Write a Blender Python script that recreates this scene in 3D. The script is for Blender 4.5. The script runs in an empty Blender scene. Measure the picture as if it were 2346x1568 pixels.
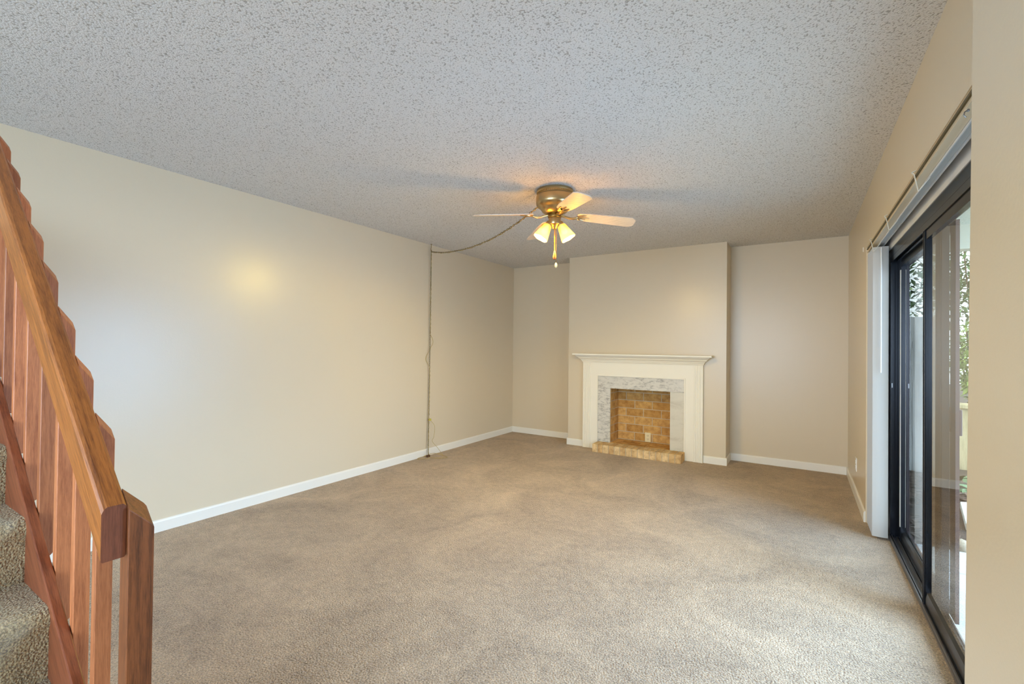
import bpy, bmesh, math, random
from mathutils import Vector, Matrix
random.seed(7)
S = bpy.context.scene
COL = S.collection

# ---------------------------------------------------------------- camera
PW, PH, FPX = 2346, 1568, 1040.806
cam_d = bpy.data.cameras.new('camera')
cam = bpy.data.objects.new('camera', cam_d); COL.objects.link(cam)
cam_d.sensor_width = 36.0; cam_d.sensor_fit = 'HORIZONTAL'
cam_d.lens = FPX / PW * 36.0
cam_d.clip_start = 0.02; cam_d.clip_end = 200
YAW, PITCH, ROLL, CAMH = 0.5664, 0.0098, 0.0110, 1.27
fw = Vector((-math.sin(YAW)*math.cos(PITCH), math.cos(YAW)*math.cos(PITCH), math.sin(PITCH)))
rt = Vector((math.cos(YAW), math.sin(YAW), 0)); up = rt.cross(fw)
r2 = rt*math.cos(ROLL) + up*math.sin(ROLL); u2 = -rt*math.sin(ROLL) + up*math.cos(ROLL)
M = Matrix((r2, u2, -fw)).transposed().to_4x4(); M.translation = Vector((0, 0, CAMH))
cam.matrix_world = M
S.camera = cam

# ---------------------------------------------------------------- view / sky / daylight
S.view_settings.view_transform = 'Standard'
S.view_settings.look = 'None'
S.view_settings.exposure = -0.22
S.view_settings.gamma = 1.0
S.view_settings.use_curve_mapping = False
try:
    S.cycles.use_denoising = True
    S.cycles.max_bounces = 10; S.cycles.diffuse_bounces = 6
    S.cycles.transparent_max_bounces = 16
    S.cycles.sample_clamp_indirect = 6.0
    S.cycles.caustics_reflective = False; S.cycles.caustics_refractive = False
except Exception:
    pass
W = bpy.data.worlds.new('overcast_sky'); S.world = W
W.use_nodes = True
_bg = W.node_tree.nodes['Background']
_bg.inputs['Color'].default_value = (0.88, 0.96, 1.0, 1)
_bg.inputs['Strength'].default_value = 6.5

def area(name, loc, target, sx, sy, energy, color, portal=False):
    l = bpy.data.lights.new(name, 'AREA'); l.shape = 'RECTANGLE'; l.size = sx; l.size_y = sy
    l.energy = energy; l.color = color
    o = bpy.data.objects.new(name, l); COL.objects.link(o)
    o.location = loc
    o.rotation_euler = (Vector(target)-Vector(loc)).to_track_quat('-Z', 'Z').to_euler()
    if portal: l.cycles.is_portal = True
    return o
area('portal_patio_door', (0.72, 2.9, 1.0), (-3, 2.9, 1.0), 2.4, 2.0, 1, (1, 1, 1), True)
area('daylight_rear_window', (-1.6, -3.3, 1.25), (-1.5, 0.6, 0.2), 3.2, 1.9, 250, (0.48, 0.70, 1.0))
area('daylight_patio_door', (2.5, 3.0, 1.75), (-1.2, 2.2, 0.1), 5.0, 2.6, 850, (0.30, 0.56, 1.0))

# ---------------------------------------------------------------- room numbers
XL, XR, YB, YD, H = -3.635, 0.408, 5.749, 5.429, 2.44     # left wall, right wall, back wall, chimney face, ceiling
CX1, CX2 = -2.569, -0.684                                 # chimney breast
YR = -3.2                                                 # rear wall
BBH = 0.081

# ---------------------------------------------------------------- materials
def lin(c):
    return tuple(((v/255)/12.92 if v/255 <= 0.04045 else ((v/255+0.055)/1.055)**2.4) for v in c) + (1,)
def new_mat(name):
    m = bpy.data.materials.new(name); m.use_nodes = True
    nt = m.node_tree
    return m, nt, nt.nodes['Principled BSDF']
def node(nt, typ, **kw):
    n = nt.nodes.new(typ)
    for k, v in kw.items():
        if k in n.inputs: n.inputs[k].default_value = v
        else: setattr(n, k, v)
    return n
def L(nt, a, ao, b, bi): nt.links.new(a.outputs[ao], b.inputs[bi])
def ramp(nt, stops):
    n = nt.nodes.new('ShaderNodeValToRGB'); e = n.color_ramp.elements
    while len(e) < len(stops): e.new(0.5)
    for i, (p, c) in enumerate(stops): e[i].position = p; e[i].color = c
    return n
def coords(nt, scale=(1, 1, 1), rot=(0, 0, 0)):
    tc = nt.nodes.new('ShaderNodeTexCoord'); mp = nt.nodes.new('ShaderNodeMapping')
    mp.inputs['Scale'].default_value = scale; mp.inputs['Rotation'].default_value = rot
    L(nt, tc, 'Object', mp, 'Vector'); return mp
def plain(name, rgb, rough=0.5, metal=0.0, spec=0.5, bump=0.0, bscale=200, mottle=0.0):
    m, nt, p = new_mat(name)
    p.inputs['Base Color'].default_value = lin(rgb); p.inputs['Roughness'].default_value = rough
    p.inputs['Metallic'].default_value = metal; p.inputs['Specular IOR Level'].default_value = spec
    mp = coords(nt)
    if mottle:
        n = node(nt, 'ShaderNodeTexNoise', Scale=6.0, Detail=4.0); L(nt, mp, 0, n, 'Vector')
        c = lin(rgb)
        r = ramp(nt, [(0.3, tuple(v*(1-mottle) for v in c[:3])+(1,)), (0.7, tuple(min(1, v*(1+mottle)) for v in c[:3])+(1,))])
        L(nt, n, 'Fac', r, 'Fac'); L(nt, r, 'Color', p, 'Base Color')
    if bump:
        n = node(nt, 'ShaderNodeTexNoise', Scale=bscale, Detail=2.0); L(nt, mp, 0, n, 'Vector')
        b = node(nt, 'ShaderNodeBump', Strength=bump, Distance=0.002); L(nt, n, 'Fac', b, 'Height'); L(nt, b, 'Normal', p, 'Normal')
    return m

def m_wall():
    m, nt, p = new_mat('beige_semi_gloss_wall_paint')
    p.inputs['Base Color'].default_value = lin((216, 201, 173)); p.inputs['Roughness'].default_value = 0.30
    p.inputs['Specular IOR Level'].default_value = 0.45
    mp = coords(nt)
    n = node(nt, 'ShaderNodeTexNoise', Scale=90.0, Detail=3.0); L(nt, mp, 0, n, 'Vector')
    n2 = node(nt, 'ShaderNodeTexNoise', Scale=3.0, Detail=2.0); L(nt, mp, 0, n2, 'Vector')
    a = node(nt, 'ShaderNodeMath', operation='MULTIPLY_ADD'); a.inputs[1].default_value = 4.0
    L(nt, n2, 'Fac', a, 0); L(nt, n, 'Fac', a, 2)
    b = node(nt, 'ShaderNodeBump', Strength=0.12, Distance=0.003); L(nt, a, 0, b, 'Height'); L(nt, b, 'Normal', p, 'Normal')
    return m
def m_ceiling():
    m, nt, p = new_mat('popcorn_ceiling_texture')
    p.inputs['Roughness'].default_value = 0.95; p.inputs['Specular IOR Level'].default_value = 0.1
    mp = coords(nt)
    v = node(nt, 'ShaderNodeTexVoronoi', Scale=150.0); L(nt, mp, 0, v, 'Vector')
    n = node(nt, 'ShaderNodeTexNoise', Scale=120.0, Detail=5.0, Roughness=0.65); L(nt, mp, 0, n, 'Vector')
    iv = node(nt, 'ShaderNodeMath', operation='SUBTRACT'); iv.inputs[0].default_value = 1.0; L(nt, v, 'Distance', iv, 1)
    mu = node(nt, 'ShaderNodeMath', operation='MULTIPLY'); L(nt, iv, 0, mu, 0); L(nt, n, 'Fac', mu, 1)
    b = node(nt, 'ShaderNodeBump', Strength=0.7, Distance=0.008); L(nt, mu, 0, b, 'Height'); L(nt, b, 'Normal', p, 'Normal')
    r = ramp(nt, [(0.07, lin((170, 167, 163))), (0.19, lin((222, 221, 219)))])  # shade in the popcorn pits painted in: hollows get a darker base colour
    L(nt, mu, 0, r, 'Fac'); L(nt, r, 'Color', p, 'Base Color')
    return m
def m_carpet(name, dark, light, scale=230.0, disp=0.006):
    m, nt, p = new_mat(name)
    p.inputs['Roughness'].default_value = 1.0; p.inputs['Specular IOR Level'].default_value = 0.05
    p.inputs['Sheen Weight'].default_value = 0.35; p.inputs['Sheen Roughness'].default_value = 0.6
    mp = coords(nt)
    n = node(nt, 'ShaderNodeTexNoise', Scale=scale, Detail=3.0, Roughness=0.65); L(nt, mp, 0, n, 'Vector')
    v = node(nt, 'ShaderNodeTexVoronoi', Scale=scale*0.8); L(nt, mp, 0, v, 'Vector')
    big = node(nt, 'ShaderNodeTexNoise', Scale=1.6, Detail=5.0, Roughness=0.6, Distortion=1.2); L(nt, mp, 0, big, 'Vector')
    mid = node(nt, 'ShaderNodeTexNoise', Scale=24.0, Detail=3.0); L(nt, mp, 0, mid, 'Vector')
    a = node(nt, 'ShaderNodeMath', operation='MULTIPLY_ADD'); a.inputs[1].default_value = 0.42; L(nt, big, 'Fac', a, 0); L(nt, n, 'Fac', a, 2)
    a2 = node(nt, 'ShaderNodeMath', operation='MULTIPLY_ADD'); a2.inputs[1].default_value = 0.22; L(nt, mid, 'Fac', a2, 0); L(nt, a, 0, a2, 2)
    r = ramp(nt, [(0.56, lin(dark)), (1.06 if False else 1.0, lin(light))]); L(nt, a2, 0, r, 'Fac'); L(nt, r, 'Color', p, 'Base Color')
    s = node(nt, 'ShaderNodeMath', operation='SUBTRACT'); L(nt, n, 'Fac', s, 0); L(nt, v, 'Distance', s, 1)
    b = node(nt, 'ShaderNodeBump', Strength=1.0, Distance=disp); L(nt, s, 0, b, 'Height'); L(nt, b, 'Normal', p, 'Normal')
    return m
def m_wood(name, dark, light, grain='Z', rot=(0, 0, 0), rough=0.42, vary=0.25, scratch=0.0):
    m, nt, p = new_mat(name)
    p.inputs['Roughness'].default_value = rough; p.inputs['Specular IOR Level'].default_value = 0.45
    k = 0.055
    sc = {'X': (k, 1, 1), 'Y': (1, k, 1), 'Z': (1, 1, k)}[grain]
    tc = nt.nodes.new('ShaderNodeTexCoord')
    oi = nt.nodes.new('ShaderNodeObjectInfo')
    mr = node(nt, 'ShaderNodeMapping'); mr.inputs['Rotation'].default_value = rot; L(nt, tc, 'Object', mr, 'Vector')
    mp = node(nt, 'ShaderNodeMapping'); mp.inputs['Scale'].default_value = sc; L(nt, mr, 0, mp, 'Vector')
    off = node(nt, 'ShaderNodeVectorMath', operation='ADD'); L(nt, mp, 0, off, 0)
    ofs = node(nt, 'ShaderNodeMath', operation='MULTIPLY'); ofs.inputs[1].default_value = 37.0; L(nt, oi, 'Random', ofs, 0); L(nt, ofs, 0, off, 1)
    n = node(nt, 'ShaderNodeTexNoise', Scale=80.0, Detail=6.0, Roughness=0.62, Distortion=0.4); L(nt, off, 0, n, 'Vector')
    n2 = node(nt, 'ShaderNodeTexNoise', Scale=520.0, Detail=3.0, Roughness=0.7); L(nt, off, 0, n2, 'Vector')
    a = node(nt, 'ShaderNodeMath', operation='MULTIPLY_ADD'); a.inputs[1].default_value = 0.75; L(nt, n2, 'Fac', a, 0); L(nt, n, 'Fac', a, 2)
    r = ramp(nt, [(0.56, lin(dark)), (1.0, lin(light))]); L(nt, a, 0, r, 'Fac')
    hs = nt.nodes.new('ShaderNodeHueSaturation')
    mr2 = node(nt, 'ShaderNodeMapRange'); mr2.inputs['To Min'].default_value = 1-vary; mr2.inputs['To Max'].default_value = 1+vary
    L(nt, oi, 'Random', mr2, 'Value'); L(nt, mr2, 0, hs, 'Value'); L(nt, r, 'Color', hs, 'Color')
    L(nt, hs, 'Color', p, 'Base Color')
    b = node(nt, 'ShaderNodeBump', Strength=0.12, Distance=0.001); L(nt, a, 0, b, 'Height'); L(nt, b, 'Normal', p, 'Normal')
    return m
def m_brick(name, c1, c2, spots=(92, 50, 22)):
    m, nt, p = new_mat(name)
    p.inputs['Roughness'].default_value = 0.9; p.inputs['Specular IOR Level'].default_value = 0.2
    g = nt.nodes.new('ShaderNodeNewGeometry'); mp = coords(nt)
    r = ramp(nt, [(0.0, lin(c1)), (1.0, lin(c2))]); L(nt, g, 'Random Per Island', r, 'Fac')
    n = node(nt, 'ShaderNodeTexNoise', Scale=16.0, Detail=5.0, Roughness=0.65); L(nt, mp, 0, n, 'Vector')
    rr = ramp(nt, [(0.33, lin((168, 130, 92))), (0.62, (1, 1, 1, 1))]); L(nt, n, 'Fac', rr, 'Fac')
    mx = node(nt, 'ShaderNodeMix', data_type='RGBA', blend_type='MULTIPLY'); mx.inputs['Factor'].default_value = 0.55
    L(nt, r, 'Color', mx, 'A'); L(nt, rr, 'Color', mx, 'B')
    n3 = node(nt, 'ShaderNodeTexNoise', Scale=70.0, Detail=2.0); L(nt, mp, 0, n3, 'Vector')
    r3 = ramp(nt, [(0.68, (0, 0, 0, 1)), (0.74, (1, 1, 1, 1))]); L(nt, n3, 'Fac', r3, 'Fac')
    mx2 = node(nt, 'ShaderNodeMix', data_type='RGBA'); L(nt, r3, 'Color', mx2, 'Factor'); L(nt, mx, 'Result', mx2, 'A'); mx2.inputs['B'].default_value = lin(spots)
    L(nt, mx2, 'Result', p, 'Base Color')
    b = node(nt, 'ShaderNodeBump', Strength=0.5, Distance=0.003); L(nt, n3, 'Fac', b, 'Height'); L(nt, b, 'Normal', p, 'Normal')
    return m
def m_marble(name, base, vein, scale=7.0, amount=1.0, rot=0.6):
    m, nt, p = new_mat(name)
    p.inputs['Roughness'].default_value = 0.3
    mp = coords(nt, (1, 1, 2.6), (0, rot, 0))
    n = node(nt, 'ShaderNodeTexNoise', Scale=scale, Detail=9.0, Roughness=0.72, Distortion=0.5); L(nt, mp, 0, n, 'Vector')
    r = ramp(nt, [(0.36, lin(vein)), (0.5, lin(base)), (0.75, lin(tuple(min(255, v+10) for v in base)))]); L(nt, n, 'Fac', r, 'Fac')
    mx = node(nt, 'ShaderNodeMix', data_type='RGBA'); mx.inputs['Factor'].default_value = amount
    mx.inputs['A'].default_value = lin(base); L(nt, r, 'Color', mx, 'B'); L(nt, mx, 'Result', p, 'Base Color')
    return m
def m_glass(name, tint=(0.93, 0.97, 0.97), boost=1.0):
    m = bpy.data.materials.new(name); m.use_nodes = True; nt = m.node_tree; nt.nodes.clear()
    o = nt.nodes.new('ShaderNodeOutputMaterial'); t = node(nt, 'ShaderNodeBsdfTransparent'); t.inputs['Color'].default_value = tint+(1,)
    g = node(nt, 'ShaderNodeBsdfGlossy'); g.inputs['Roughness'].default_value = 0.0
    f = node(nt, 'ShaderNodeFresnel'); f.inputs['IOR'].default_value = 1.5
    k0 = node(nt, 'ShaderNodeMath', operation='MULTIPLY'); k0.inputs[1].default_value = boost; L(nt, f, 0, k0, 0)
    ge = nt.nodes.new('ShaderNodeNewGeometry'); fr_ = node(nt, 'ShaderNodeMath', operation='SUBTRACT'); fr_.inputs[0].default_value = 1.0; L(nt, ge, 'Backfacing', fr_, 1)
    k = node(nt, 'ShaderNodeMath', operation='MULTIPLY', use_clamp=True); L(nt, k0, 0, k, 0); L(nt, fr_, 0, k, 1)   # one reflection per pane
    mx = nt.nodes.new('ShaderNodeMixShader'); L(nt, k, 0, mx, 0); L(nt, t, 0, mx, 1); L(nt, g, 0, mx, 2); L(nt, mx, 0, o, 0)
    return m
def m_screen(name):
    m = bpy.data.materials.new(name); m.use_nodes = True; nt = m.node_tree; nt.nodes.clear()
    o = nt.nodes.new('ShaderNodeOutputMaterial'); t = node(nt, 'ShaderNodeBsdfTransparent')
    d = node(nt, 'ShaderNodeBsdfDiffuse'); d.inputs['Color'].default_value = lin((70, 74, 80))
    mx = nt.nodes.new('ShaderNodeMixShader'); mx.inputs[0].default_value = 0.28
    L(nt, t, 0, mx, 1); L(nt, d, 0, mx, 2); L(nt, mx, 0, o, 0)
    return m
def m_shade(name):
    m = bpy.data.materials.new(name); m.use_nodes = True; nt = m.node_tree; nt.nodes.clear()
    o = nt.nodes.new('ShaderNodeOutputMaterial')
    t = node(nt, 'ShaderNodeBsdfTransparent'); t.inputs['Color'].default_value = (1, 0.80, 0.45, 1)
    d = node(nt, 'ShaderNodeBsdfTranslucent'); d.inputs['Color'].default_value = (0.60, 0.40, 0.13, 1)
    e = node(nt, 'ShaderNodeEmission'); e.inputs['Color'].default_value = lin((255, 214, 110)); e.inputs['Strength'].default_value = 0.25
    df = node(nt, 'ShaderNodeBsdfDiffuse'); df.inputs['Color'].default_value = (0.72, 0.55, 0.26, 1)
    m0 = nt.nodes.new('ShaderNodeMixShader'); m0.inputs[0].default_value = 0.5; L(nt, d, 0, m0, 1); L(nt, df, 0, m0, 2)
    mx = nt.nodes.new('ShaderNodeMixShader'); mx.inputs[0].default_value = 0.55
    L(nt, t, 0, mx, 1); L(nt, m0, 0, mx, 2)
    ad = nt.nodes.new('ShaderNodeAddShader'); L(nt, mx, 0, ad, 0); L(nt, e, 0, ad, 1)
    L(nt, ad, 0, o, 0)
    return m
def m_emit(name, rgb, s):
    m = bpy.data.materials.new(name); m.use_nodes = True; nt = m.node_tree; nt.nodes.clear()
    o = nt.nodes.new('ShaderNodeOutputMaterial'); e = node(nt, 'ShaderNodeEmission'); e.inputs['Color'].default_value = lin(rgb); e.inputs['Strength'].default_value = s
    L(nt, e, 0, o, 0); return m
def m_leaf(name, a, b):
    m, nt, p = new_mat(name)
    g = nt.nodes.new('ShaderNodeNewGeometry')
    r = ramp(nt, [(0, lin(a)), (1, lin(b))]); L(nt, g, 'Random Per Island', r, 'Fac'); L(nt, r, 'Color', p, 'Base Color')
    p.inputs['Roughness'].default_value = 0.5
    return m
def m_fence(name, a, b):
    m, nt, p = new_mat(name); mp = coords(nt, (1, 1, 0.12))
    n = node(nt, 'ShaderNodeTexNoise', Scale=9.0, Detail=6.0, Roughness=0.7); L(nt, mp, 0, n, 'Vector')
    r = ramp(nt, [(0.38, lin(a)), (0.6, lin(b))]); L(nt, n, 'Fac', r, 'Fac'); L(nt, r, 'Color', p, 'Base Color')
    p.inputs['Roughness'].default_value = 0.9
    return m

WALL = m_wall(); CEIL = m_ceiling()
CARPET = m_carpet('taupe_carpet_pile', (100, 77, 52), (228, 200, 164), 150.0, 0.008)
STAIRCARPET = m_carpet('stair_carpet_pile', (104, 84, 52), (238, 218, 174), 210.0, 0.010)
TRIM = plain('white_trim_paint', (236, 231, 218), 0.35)
MANTEL = plain('white_mantel_paint', (240, 234, 216), 0.4)
SOFF = plain('white_soffit_paint', (225, 226, 228), 0.5, mottle=0.06)
SLOPE = math.atan(0.87)
W_RAIL = m_wood('varnished_handrail_wood', (100, 52, 20), (178, 108, 48), 'X', (0, -SLOPE, 0), 0.36, 0.0)
W_RAILEND = m_wood('handrail_end_grain', (84, 42, 26), (134, 78, 54), 'Z', (0, 0, 0), 0.5, 0.0)
W_BAL = m_wood('reddish_baluster_wood', (142, 78, 44), (196, 124, 78), 'Z', vary=0.2)
W_NEWEL = m_wood('dark_newel_wood', (72, 38, 20), (138, 82, 46), 'Z', vary=0.0)
W_STR = m_wood('dark_stringer_wood', (84, 38, 20), (148, 82, 50), 'X', (0, -math.atan(0.756), 0), 0.4, 0.0)
BRASS = plain('antique_brass_metal', (190, 164, 118), 0.28, 1.0)
BRASSD = plain('tarnished_brass_metal', (150, 120, 66), 0.35, 1.0)
CORD = plain('gold_lamp_cord', (176, 150, 86), 0.5)
BLADE = m_wood('whitewashed_fan_blade_wood', (200, 180, 158), (228, 210, 190), 'X', rough=0.5, vary=0.03)
FOBWOOD = plain('orange_fob_wood', (190, 110, 50), 0.4)
IVORY = plain('ivory_plastic', (232, 218, 176), 0.4)
WHITEP = plain('white_plastic', (240, 238, 232), 0.4)
SHADE = m_shade('frosted_amber_glass_shade')
BULB = m_emit('lit_bulb', (255, 236, 180), 14.0)
BRICK = m_brick('tan_firebrick', (196, 150, 84), (226, 184, 116))
HBRICK = m_brick('tan_hearth_brick', (216, 180, 126), (238, 210, 158))
MORTAR = plain('grey_mortar', (196, 180, 150), 0.95, mottle=0.1)
MARBLE_V = m_marble('veined_grey_marble', (212, 208, 196), (160, 156, 146), 15.0)
MARBLE_P = m_marble('pale_marble', (214, 208, 190), (192, 184, 164), 4.0, 0.6)
BLACKAL = plain('dark_bronze_door_frame', (20, 23, 30), 0.25, 0.4)
ALUM = plain('mill_aluminium_track', (150, 150, 152), 0.35, 0.9)
BROWNAL = plain('brown_screen_frame', (92, 74, 74), 0.45)
GLASS = m_glass('door_glass', boost=1.6)
SCREEN = m_screen('insect_screen_mesh')
VANE = plain('white_vinyl_vane', (188, 184, 176), 0.45)
HEADR = plain('white_headrail', (226, 232, 238), 0.35)
HEADG = plain('grey_headrail_channel', (196, 208, 216), 0.4)
CLEAR = plain('clear_plastic_clip', (226, 222, 208), 0.2)
OLIVE = plain('dark_olive_metal_strip', (86, 76, 44), 0.5, 0.2)
CONC = plain('patio_concrete', (206, 204, 198), 0.9, bump=0.3, bscale=60, mottle=0.08)
PAVER = plain('pale_stone_paver', (214, 212, 204), 0.9, mottle=0.06)
MULCH = m_brick('bark_mulch', (84, 72, 66), (134, 120, 110), (60, 48, 40))
SOIL = plain('dark_soil', (70, 62, 56), 1.0, bump=0.5, bscale=40, mottle=0.2)
ROCK = plain('tan_rock', (176, 158, 132), 0.9, bump=0.6, bscale=30, mottle=0.15)
PFENCE = m_fence('weathered_pale_fence_boards', (160, 160, 158), (216, 216, 214))
MOSS = m_fence('mossy_cream_post', (118, 112, 74), (214, 200, 160))
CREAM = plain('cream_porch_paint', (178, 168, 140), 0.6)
LEAF = m_leaf('yellow_green_leaves', (72, 112, 40), (158, 182, 90))
LEAFD = m_leaf('dark_green_leaves', (60, 96, 56), (112, 146, 88))
BARKM = plain('grey_bark', (96, 82, 64), 0.9)
HOSTA = m_leaf('hosta_leaves', (66, 108, 74), (120, 156, 112))
STUCCO = plain('exterior_siding', (190, 180, 164), 0.9)
EMPTYM = plain('black_gap', (18, 18, 18), 0.6)

# ---------------------------------------------------------------- mesh builder
class MB:
    def __init__(s): s.bm = bmesh.new()
    def hull(s, pts, faces):
        vs = [s.bm.verts.new(p) for p in pts]
        for f in faces: s.bm.faces.new([vs[i] for i in f])
        return s
    def box(s, x0, x1, y0, y1, z0, z1):
        p = [(x0, y0, z0), (x1, y0, z0), (x1, y1, z0), (x0, y1, z0), (x0, y0, z1), (x1, y0, z1), (x1, y1, z1), (x0, y1, z1)]
        return s.hull(p, [(3, 2, 1, 0), (4, 5, 6, 7), (0, 1, 5, 4), (1, 2, 6, 5), (2, 3, 7, 6), (3, 0, 4, 7)])
    def prism(s, prof, axis, a, b):
        """prof: 2D polygon in the two axes other than `axis` (order X,Y,Z), extruded from a to b."""
        def P(u, v, w): return {'X': (w, u, v), 'Y': (u, w, v), 'Z': (u, v, w)}[axis]
        n = len(prof)
        pts = [P(u, v, a) for u, v in prof] + [P(u, v, b) for u, v in prof]
        fs = [tuple(range(n))[::-1], tuple(range(n, 2*n))] + [(i, (i+1) % n, n+(i+1) % n, n+i) for i in range(n)]
        return s.hull(pts, fs)
    def tube(s, path, r, n=8, closed=False, caps=True):
        path = [Vector(p) for p in path]; m = len(path); rings = []
        T0 = None; N = None
        for i, p in enumerate(path):
            if closed: t = path[(i+1) % m]-path[i-1]
            else: t = path[min(i+1, m-1)]-path[max(i-1, 0)]
            t.normalize()
            if N is None:
                ref = Vector((0, 0, 1)) if abs(t.z) < 0.9 else Vector((1, 0, 0))
                N = t.cross(ref).normalized()
            else:
                N = (N - t*N.dot(t)).normalized()
            B = t.cross(N); rr = r[i] if isinstance(r, (list, tuple)) else r
            rings.append([s.bm.verts.new(p + (N*math.cos(2*math.pi*k/n) + B*math.sin(2*math.pi*k/n))*rr) for k in range(n)])
        rng = range(m if closed else m-1)
        for i in rng:
            a, b = rings[i], rings[(i+1) % m]
            for k in range(n):
                s.bm.faces.new((a[k], a[(k+1) % n], b[(k+1) % n], b[k]))
        if caps and not closed:
            s.bm.faces.new(rings[0][::-1]); s.bm.faces.new(rings[-1])
        return s
    def lathe(s, prof, c=(0, 0, 0), n=32, axis=(0, 0, 1), cap=True):
        c = Vector(c); ax = Vector(axis).normalized(); q = Vector((0, 0, 1)).rotation_difference(ax)
        rings = []
        for r, z in prof:
            rings.append([s.bm.verts.new(c + q @ Vector((r*math.cos(2*math.pi*k/n), r*math.sin(2*math.pi*k/n), z))) for k in range(n)])
        for i in range(len(rings)-1):
            for k in range(n):
                s.bm.faces.new((rings[i][k], rings[i][(k+1) % n], rings[i+1][(k+1) % n], rings[i+1][k]))
        if cap:
            s.bm.faces.new(rings[0][::-1]); s.bm.faces.new(rings[-1])
        return s
    def done(s, name, mat, parent=None, smooth=False, bevel=0.0, seg=2, origin=None):
        bm = s.bm
        bmesh.ops.recalc_face_normals(bm, faces=bm.faces)
        if bevel: bmesh.ops.bevel(bm, geom=[e for e in bm.edges if e.is_manifold and e.calc_face_angle(0) > 0.5], offset=bevel, segments=seg, affect='EDGES', profile=0.5)
        off = Vector(origin) if origin is not None else Vector((0, 0, 0))
        pl = parent_world(parent) if parent else Vector((0, 0, 0))
        if parent is None and origin is None:
            vs = [v.co for v in bm.verts]
            off = Vector(((min(v.x for v in vs)+max(v.x for v in vs))/2, (min(v.y for v in vs)+max(v.y for v in vs))/2, min(v.z for v in vs)))
        base = pl + off if parent else off
        for v in bm.verts: v.co -= base
        me = bpy.data.meshes.new(name); bm.to_mesh(me); bm.free()
        if smooth:
            for p in me.polygons: p.use_smooth = True
            try: me.set_sharp_from_angle(angle=math.radians(40))
            except Exception: pass
        mats = mat if isinstance(mat, (list, tuple)) else [mat]
        for x in mats: me.materials.append(x)
        o = bpy.data.objects.new(name, me); COL.objects.link(o)
        if parent: o.parent = parent; o.location = off
        else: o.location = off
        return o
def parent_world(p):
    v = Vector(p.location)
    while p.parent: p = p.parent; v += Vector(p.location)
    return v
def struct(name, mb, mat, **k):
    o = mb.done(name, mat, **k); o['kind'] = 'structure'; return o
def tag(o, label, cat, group=None, kind=None):
    o['label'] = label; o['category'] = cat
    if group: o['group'] = group
    if kind: o['kind'] = kind
    return o
def thing(name, label, cat, loc, group=None):
    o = bpy.data.objects.new(name, None); COL.objects.link(o); o.location = loc; o.empty_display_size = 0.1
    return tag(o, label, cat, group)
def bez(p0, p1, p2, p3, n=10):
    p0, p1, p2, p3 = map(Vector, (p0, p1, p2, p3))
    return [p0*(1-t)**3 + p1*3*t*(1-t)**2 + p2*3*t*t*(1-t) + p3*t**3 for t in [i/n for i in range(n+1)]]
def spline(pts, n=8):
    pts = [Vector(p) for p in pts]; out = []
    for i in range(len(pts)-1):
        p0, p1, p2, p3 = pts[max(i-1, 0)], pts[i], pts[i+1], pts[min(i+2, len(pts)-1)]
        for k in range(n):
            t = k/n
            out.append(0.5*((2*p1) + (p2-p0)*t + (2*p0-5*p1+4*p2-p3)*t*t + (3*p1-p0-3*p2+p3)*t**3))
    return out + [pts[-1]]

# ================================================================ SETTING
struct('floor', MB().box(XL-0.2, 0.512, YR-0.2, YB+0.3, -0.08, 0.0), CARPET)
struct('ceiling', MB().box(XL-0.2, XR+0.3, YR-0.2, YB+0.3, H, H+0.12), CEIL)
struct('wall_left', MB().box(XL-0.15, XL, YR-0.2, YB+0.15, -0.08, H), WALL)
struct('wall_back', MB().box(XL, XR+0.16, YB, YB+0.15, -0.08, H), WALL)
# right wall: solid beyond the sliding door, header over it
DY0, DY1, DZ = 1.55, 4.25, 2.01
struct('wall_right', MB().box(XR, XR+0.16, DY1, YB, -0.08, H).box(XR, XR+0.16, DY0, DY1, DZ+0.02, H).box(XR, XR+0.16, 1.2, DY0, -0.08, H), WALL)
# near wall standing a little further into the room
def xw(z): return 0.300 - (z-1.15)*(-0.0083)
struct('wall_near', MB().hull([(xw(0), YR, -0.08), (0.9, YR, -0.08), (0.9, 1.337, -0.08), (xw(0), 1.337, -0.08), (xw(H), YR, H), (0.9, YR, H), (0.9, 1.337, H), (xw(H), 1.337, H)],
       [(3, 2, 1, 0), (4, 5, 6, 7), (0, 1, 5, 4), (1, 2, 6, 5), (2, 3, 7, 6), (3, 0, 4, 7)]), WALL)
# rear wall with wide window (behind the camera)
struct('wall_rear', MB().box(XL, xw(1), YR-0.15, YR, -0.08, 0.25).box(XL, xw(1), YR-0.15, YR, 2.2, H).box(XL, -3.25, YR-0.15, YR, 0.25, 2.2).box(0.05, xw(1), YR-0.15, YR, 0.25, 2.2), WALL)
w1 = struct('window_1', MB().box(-3.25, 0.05, YR-0.12, YR-0.05, 0.25, 0.31).box(-3.25, 0.05, YR-0.12, YR-0.05, 2.14, 2.2).box(-3.25, -3.19, YR-0.12, YR-0.05, 0.31, 2.14).box(-0.01, 0.05, YR-0.12, YR-0.05, 0.31, 2.14).box(-1.63, -1.57, YR-0.12, YR-0.05, 0.31, 2.14), TRIM)
# chimney breast with the firebox opening
FX1, FX2, FZ = -1.991, -1.27, 0.765
struct('wall_chimney', MB().box(CX1, FX1-0.02, YD, YB, -0.08, H).box(FX2+0.02, CX2, YD, YB, -0.08, H).box(FX1-0.02, FX2+0.02, YD, YB, FZ+0.02, H), WALL)

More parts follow.
